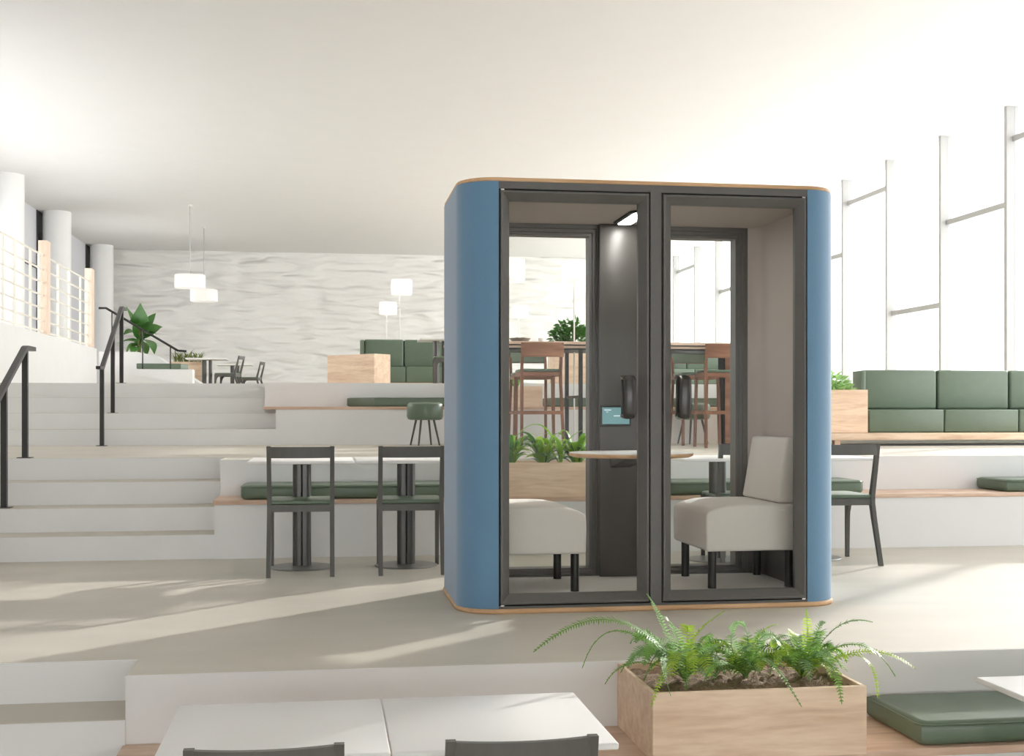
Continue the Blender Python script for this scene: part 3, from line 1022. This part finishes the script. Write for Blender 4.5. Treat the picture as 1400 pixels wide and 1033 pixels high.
b_ = empty('bowl', (1.93, 12.3, 1.692))
MB().lathe([(0, 1.692), (.05, 1.692), (.10, 1.73), (.11, 1.745), (.102, 1.742), (.05, 1.70), (0, 1.70)], 1.93, 12.3, 32).build('dish', M['base'], b_)
for k in range(5):
    MB().lathe([(0, 1.70), (.02, 1.71), (.025, 1.73), (.02, 1.75), (0, 1.755)], 1.93+.045*math.cos(k*1.3), 12.3+.045*math.sin(k*1.3), 12).build('fruit', M['olive'], b_)
tag(b_, 'low grey bowl on the bar table behind the left booth door', 'bowl')
cu = MB().lathe([(0, 1.692), (.028, 1.692), (.034, 1.745), (.03, 1.745), (.025, 1.70), (0, 1.70)], 2.14, 12.25, 24).build('cup', M['table'])
tag(cu, 'small white cup on the bar table beside the grey bowl', 'cup')
# ---------------------------------------------------------------- sofas
def sofa(xs, y, z, mod, n, lb, off=.15, plat=None):
    x0 = xs
    o = empty('sofa', (x0+mod*n/2, y+.3, z))
    px0, px1 = (plat if plat else (x0, x0+mod*n))
    fy = y-.42 if plat else y-.02
    MB().box(px0, px1, fy, y+.62, z+.06, z+.128, .003, 2).build('platform', M['oakbox'], o)
    g = MB()
    k = 0
    xx = px0+.42
    while xx < px1:
        MB().box(xx-.03, xx+.03, fy+.02, fy+.08, z, z+.06).build('leg', M['oak'], o)
        xx += 3.2
    MB().box(px0+.46, px1-.1, fy+.03, fy+.07, z, z+.018).build('base_rail', M['black'], o)
    for i in range(n):
        MB().box(x0+i*mod+.004, x0+(i+1)*mod-.004, y, y+.55, z+.13, z+.375, .018, 3).build('seat_cushion', M['green'], o)
    for i in range(n):
        MB().box(x0+off+i*mod+.005, x0+off+(i+1)*mod-.005, y+.45, y+.62, z+.377, z+.812, .03, 4).build('back_cushion', M['green'], o)
    MB().box(x0+off-.06, x0+off, y+.40, y+.62, z+.13, z+.80, .01, 2).box(x0+off, x0+off+mod*n, y+.60, y+.66, z+.13, z+.80).build('back_frame', M['green'], o)
    return tag(o, lb, 'sofa', 'green sofas')
sofa(5.69, 12.45, T2, .857, 4, 'large green sofa on an oak platform at the right by the windows', .15, (4.75, 9.3))
sofa(5.25, 19.3, T3, .62, 3, 'green sofa on the top terrace seen under the bar table through the right booth door', .0)
sofa(.60, 19.0, T3, .62, 3, 'smaller dark green sofa on the top terrace left of the booth', .0)
planter(4.9, 5.675, 12.44, 12.92, T2+.13, 1.243, 'pale oak planter box at the left end of the big sofa', soil=.02)
bush('leafy_plant', (5.3, 12.7, 1.225), .27, .17, 260, .09, 'mint', 'pale green leafy plant in the planter beside the big sofa', 'plant', .03)
# rotated planter in front of the small sofa
o = planter(-.45, .45, -.16, .16, 0, .47, 'oak planter box set at an angle in front of the small sofa', soil=.06)
o.location = (.46, 17.35, T3)
o.rotation_euler = (0, 0, R(-46))

# ---------------------------------------------------------------- far furniture on the top terrace
def far_table(x, y, lb, w=.78):
    o = empty('table', (x, y, T3))
    MB().box(x-w/2, x+w/2, y-.35, y+.35, T3+.715, T3+.745, .005, 2).build('tabletop', M['table'], o)
    MB().cyl((x-.06, y, T3+.01), (x-.06, y, T3+.715), .045, seg=16).cyl((x+.06, y, T3+.01), (x+.06, y, T3+.715), .035, seg=16).build('column', M['column'], o)
    MB().cyl((x, y, T3), (x, y, T3+.012), .22, seg=32).build('base_plate', M['base'], o)
    return tag(o, lb, 'table', 'far pedestal tables')
far_table(-2.31, 25.3, 'nearer white table under the far pendant lamps')
far_table(-1.98, 28.3, 'farther white table under the far pendant lamps')
far_table(1.66, 18.1, 'white pedestal table on the top terrace, in front of the small sofa beside the booth', .62)
place_chair(-1.72, 25.25, T3, R(78), 'charcoal chair turned to the nearer far table', GR)
place_chair(-1.45, 28.1, T3, R(80), 'charcoal chair turned to the farther far table', GR)
place_chair(1.92, 17.5, T3, R(88), 'charcoal chair half hidden behind the booth on the top terrace', GR)

def pendant(x, y, z, lb):
    o = empty('pendant_lamp', (x, y, z))
    MB().cyl((x, y, z+.1), (x, y, CE), .009, seg=8).build('cable', M['mullion'], o)
    MB().cyl((x, y, CE-.03), (x, y, CE), .05, seg=20).build('canopy', M['pole'], o)
    MB().lathe([(.30, z-.135), (.31, z-.12), (.31, z+.12), (.30, z+.135)], x, y, 40).build('shade', M['shade'], o)
    MB().lathe([(0, z-.10), (.13, z-.10), (.15, z-.05), (.15, z+.06), (.1, z+.10), (0, z+.10)], x, y, 32).build('diffuser', M['lamp'], o)
    return tag(o, lb, 'pendant lamp', 'drum pendant lamps')
pendant(-2.76, 26.4, 3.71, 'left drum pendant lamp hanging over the far tables')
pendant(-2.77, 29.5, 3.71, 'right drum pendant lamp hanging over the far tables')

def floor_lamp(x, y, z, lb, r=.17):
    o = empty('floor_lamp', (x, y, z))
    MB().cyl((x-.03, y, z+.02), (x-.03, y, z+1.68), .008, seg=10).build('pole', M['pole'], o)
    MB().cyl((x-.03, y, z), (x-.03, y, z+.02), .13, seg=28).build('base_plate', M['pole'], o)
    h = r*.72
    MB().lathe([(r, z+1.76-h), (r+.004, z+1.76), (r, z+1.76+h)], x, y, 36).build('shade', M['shade'], o)
    MB().lathe([(0, z+1.70-h*.2), (r*.62, z+1.70-h*.2), (r*.62, z+1.76+h*.8), (0, z+1.76+h*.8)], x, y, 28).build('diffuser', M['lamp'], o)
    return tag(o, lb, 'floor lamp', 'white drum floor lamps')
def lamp_at(px, py, z, lb, r=.17):
    d = (z+1.76-EYE)*FPX/(HOR-py)
    u = (px-700)/FPX
    x = d*(math.sin(YAW)+math.cos(YAW)*u)
    y = d*(math.cos(YAW)-math.sin(YAW)*u)
    floor_lamp(x, y, z, lb, r)
lamp_at(549, 392.5, T3, 'taller looking white drum floor lamp behind the small sofa')
lamp_at(530.5, 421.5, T3, 'farther white drum floor lamp behind the small sofa, lower and left of its pair')
lamp_at(789, 373, T2, 'largest white drum floor lamp, pole in front of the tall planter', .155)
lamp_at(696, 370, T2, 'white drum floor lamp half hidden by the left door frame', .155)
lamp_at(763, 398, T3, 'white drum floor lamp above the dark bush')
lamp_at(711, 426, T3, 'smallest white drum floor lamp near the back wall, seen through the left door')

# banana plant and grass planter in the far left corner
bp = empty('banana_plant', (-3.52, 24.6, T3))
b0 = Vector((-3.52, 24.6, 2.08))
MB().cyl((-3.52, 24.6, T3), (-3.52, 24.6, 2.6), .06, .03, 12).build('stem', M['olive'], bp)
for tip, mid, w in (((172, 418), (181, 442), .15), ((192, 414), (193, 440), .14), ((213, 428), (204, 440), .10), ((222, 447), (208, 448), .09), ((214, 458), (206, 452), .09),
                    ((168, 458), (180, 452), .08), ((160, 470), (176, 464), .07), ((172, 486), (180, 470), .10), ((211, 484), (205, 468), .11), ((180, 488), (186, 474), .08), ((200, 488), (198, 474), .07), ((188, 462), (190, 470), .08)):
    Yt = 24.7+random.uniform(-.5, .3)
    m_, t_ = at(*mid, (24.6+Yt)/2), at(*tip, Yt)
    b = b0+Vector((0, 0, .25+random.uniform(-.1, .2)))
    MB().blade(b, m_*1.4-(b+t_)*.2, t_, w*1.7, .3, 10, roll=random.uniform(-.5, .9)).build('leaf', M['deep'], bp, sharp=180)
tag(bp, 'big leafed banana plant behind the handrail in the far left corner', 'plant')
o = planter(-3.1, -2.42, 25.6, 26.1, T3, 2.02, 'pale oak planter with dry grass right of the banana plant', soil=.02)
o2 = empty('grass_plant', (-2.76, 25.85, 2.0))
g = MB()
for k in range(120):
    x, y = -2.76+random.uniform(-.27, .27), 25.85+random.uniform(-.15, .15)
    a = random.uniform(0, 2*PI)
    l = random.uniform(.15, .4)
    g.blade((x, y, 1.99), (x+math.cos(a)*l*.2, y+math.sin(a)*l*.2, 2.0+l*.8), (x+math.cos(a)*l*.7, y+math.sin(a)*l*.5, 2.0+l*random.uniform(.3, .8)), .012, .2, 4)
g.build('foliage', M['olive'], o2, sharp=180)
tag(o2, 'dry olive grass in the planter beside the banana plant', 'grass plant')
c = cushion([(-3.25, 22.4), (-2.5, 22.4), (-2.4, 22.7), (-3.25, 22.7)], 0, .1, 'small green cushion on the white ledge by the far planter', .02)
struct(MB().box(-3.4, -2.3, 22.35, 22.78, T3, 1.76), 'trim_6', M['white'], 'white ledge carrying the small far cushion')
c.location.z = 1.762
c2 = empty('low_bench', (-2.25, 24.6, T3))
MB().box(-2.5, -2.05, 24.5, 24.8, T3, T3+.1).build('base', M['oak'], c2)
# thin far stair handrail
h = empty('stair_handrail', (-3.3, 22.5, T3))
pts = [at(135, 421, 22.4), at(145, 421, 22.4), at(243, 479, 22.4), at(255, 480, 22.4)]
MB().tube(pts, .02, 8).build('rail', M['black'], h)
for px, py in ((153, 426), (195, 451), (233, 473)):
    p = at(px, py, 22.4)
    zb = T3 if px > 200 else (2.1 if px < 170 else 1.5)
    MB().cyl((p.x, p.y, zb), p, .012, seg=8).build('post', M['black'], h)
tag(h, 'thin black handrail of the far stair in front of the banana plant', 'handrail')
bpy.data.objects.remove(c2.children[0])
bpy.data.objects.remove(c2)

# ---------------------------------------------------------------- black stair handrails
def handrail(posts, ext0, ext1, lb, x=-2.23):
    o = empty('stair_handrail', (x, posts[0][0], posts[0][1]))
    (ya, za, ra), (yb, zb, rb_) = posts[0], posts[-1]
    sl = (rb_-ra)/(yb-ya)
    path = [(x, ya-ext0-.22, ra-sl*ext0), (x, ya-ext0-.02, ra-sl*ext0), (x, ya-ext0+.02, ra-sl*(ext0-.02)), (x, yb-.02, rb_-sl*.02), (x, yb+.02, rb_), (x, yb+.26, rb_)]
    MB().sweep(path, [(-.022, -.016), (.022, -.016), (.022, .016), (-.022, .016)]).build('rail', M['black'], o)
    for y, z, r_ in posts:
        pt = MB().box(x-.02, x+.02, y-.02, y+.02, z, r_-.005).build('post', M['black'], o)
        MB().box(x-.05, x+.05, y-.05, y+.05, z, z+.006).build('foot_plate', M['black'], pt)
    return tag(o, lb, 'handrail', 'black stair handrails')
handrail([(8.60, T1, .905), (9.17, .33, 1.19), (9.79, .66, 1.49)], .0, 0, 'near black stair handrail at the left edge')
handrail([(13.22, T2, 1.455), (13.88, .995, 1.84), (14.46, T3, 2.18)], 0, 0, 'far black stair handrail in front of the plant', -2.26)

# gallery railing
gr = empty('gallery_railing', (XS-.03, 18.6, 2.1))
for y in (14.3, 18.35, 21.75):
    MB().box(XS-.1, XS+.02, y-.11, y+.11, 2.1, 3.42, .004, 1).build('wood_post', M['postwood'], gr)
for z in (2.14, 2.29, 2.465, 2.645, 2.825, 3.01, 3.21):
    g = MB()
    for a, b in ((14.41, 18.24), (18.46, 21.64)):
        g.cyl((XS-.04, a, z), (XS-.04, b, z), .014, seg=8)
    g.build('rail', M['railwhite'], gr)
for y in (15.0, 16.04, 16.6, 17.5, 18.0, 19.25, 20.05, 20.95, 21.5):
    MB().box(XS-.055, XS-.025, y-.02, y+.02, 2.1, 3.22).build('upright', M['railwhite'], gr)
tag(gr, 'white gallery railing with pale wooden posts at the left edge', 'railing')

# ---------------------------------------------------------------- light
w = bpy.data.worlds.new('world')
S.world = w
w.use_nodes = True
bg = w.node_tree.nodes['Background']
bg.inputs[0].default_value = (.985, .995, 1, 1)
bg.inputs[1].default_value = 2.0
sd = bpy.data.lights.new('sun', 'SUN')
sd.energy = 1.9
sd.angle = R(1.3)
sd.color = (1, .975, .94)
so = bpy.data.objects.new('sun', sd)
COL.objects.link(so)
az, el = R(43), R(17)
dv = Vector((-math.cos(az)*math.cos(el), -math.sin(az)*math.cos(el), -math.sin(el)))
so.rotation_euler = dv.to_track_quat('-Z', 'Y').to_euler()
so.location = (9, 15, 8)

vs = S.view_settings
vs.view_transform = 'Standard'
vs.look = 'None'
vs.exposure = 1.42
vs.gamma = 1
vs.use_curve_mapping = False
S.cycles.use_denoising = True
S.cycles.max_bounces = 12
S.cycles.diffuse_bounces = 6
S.cycles.transparent_max_bounces = 24
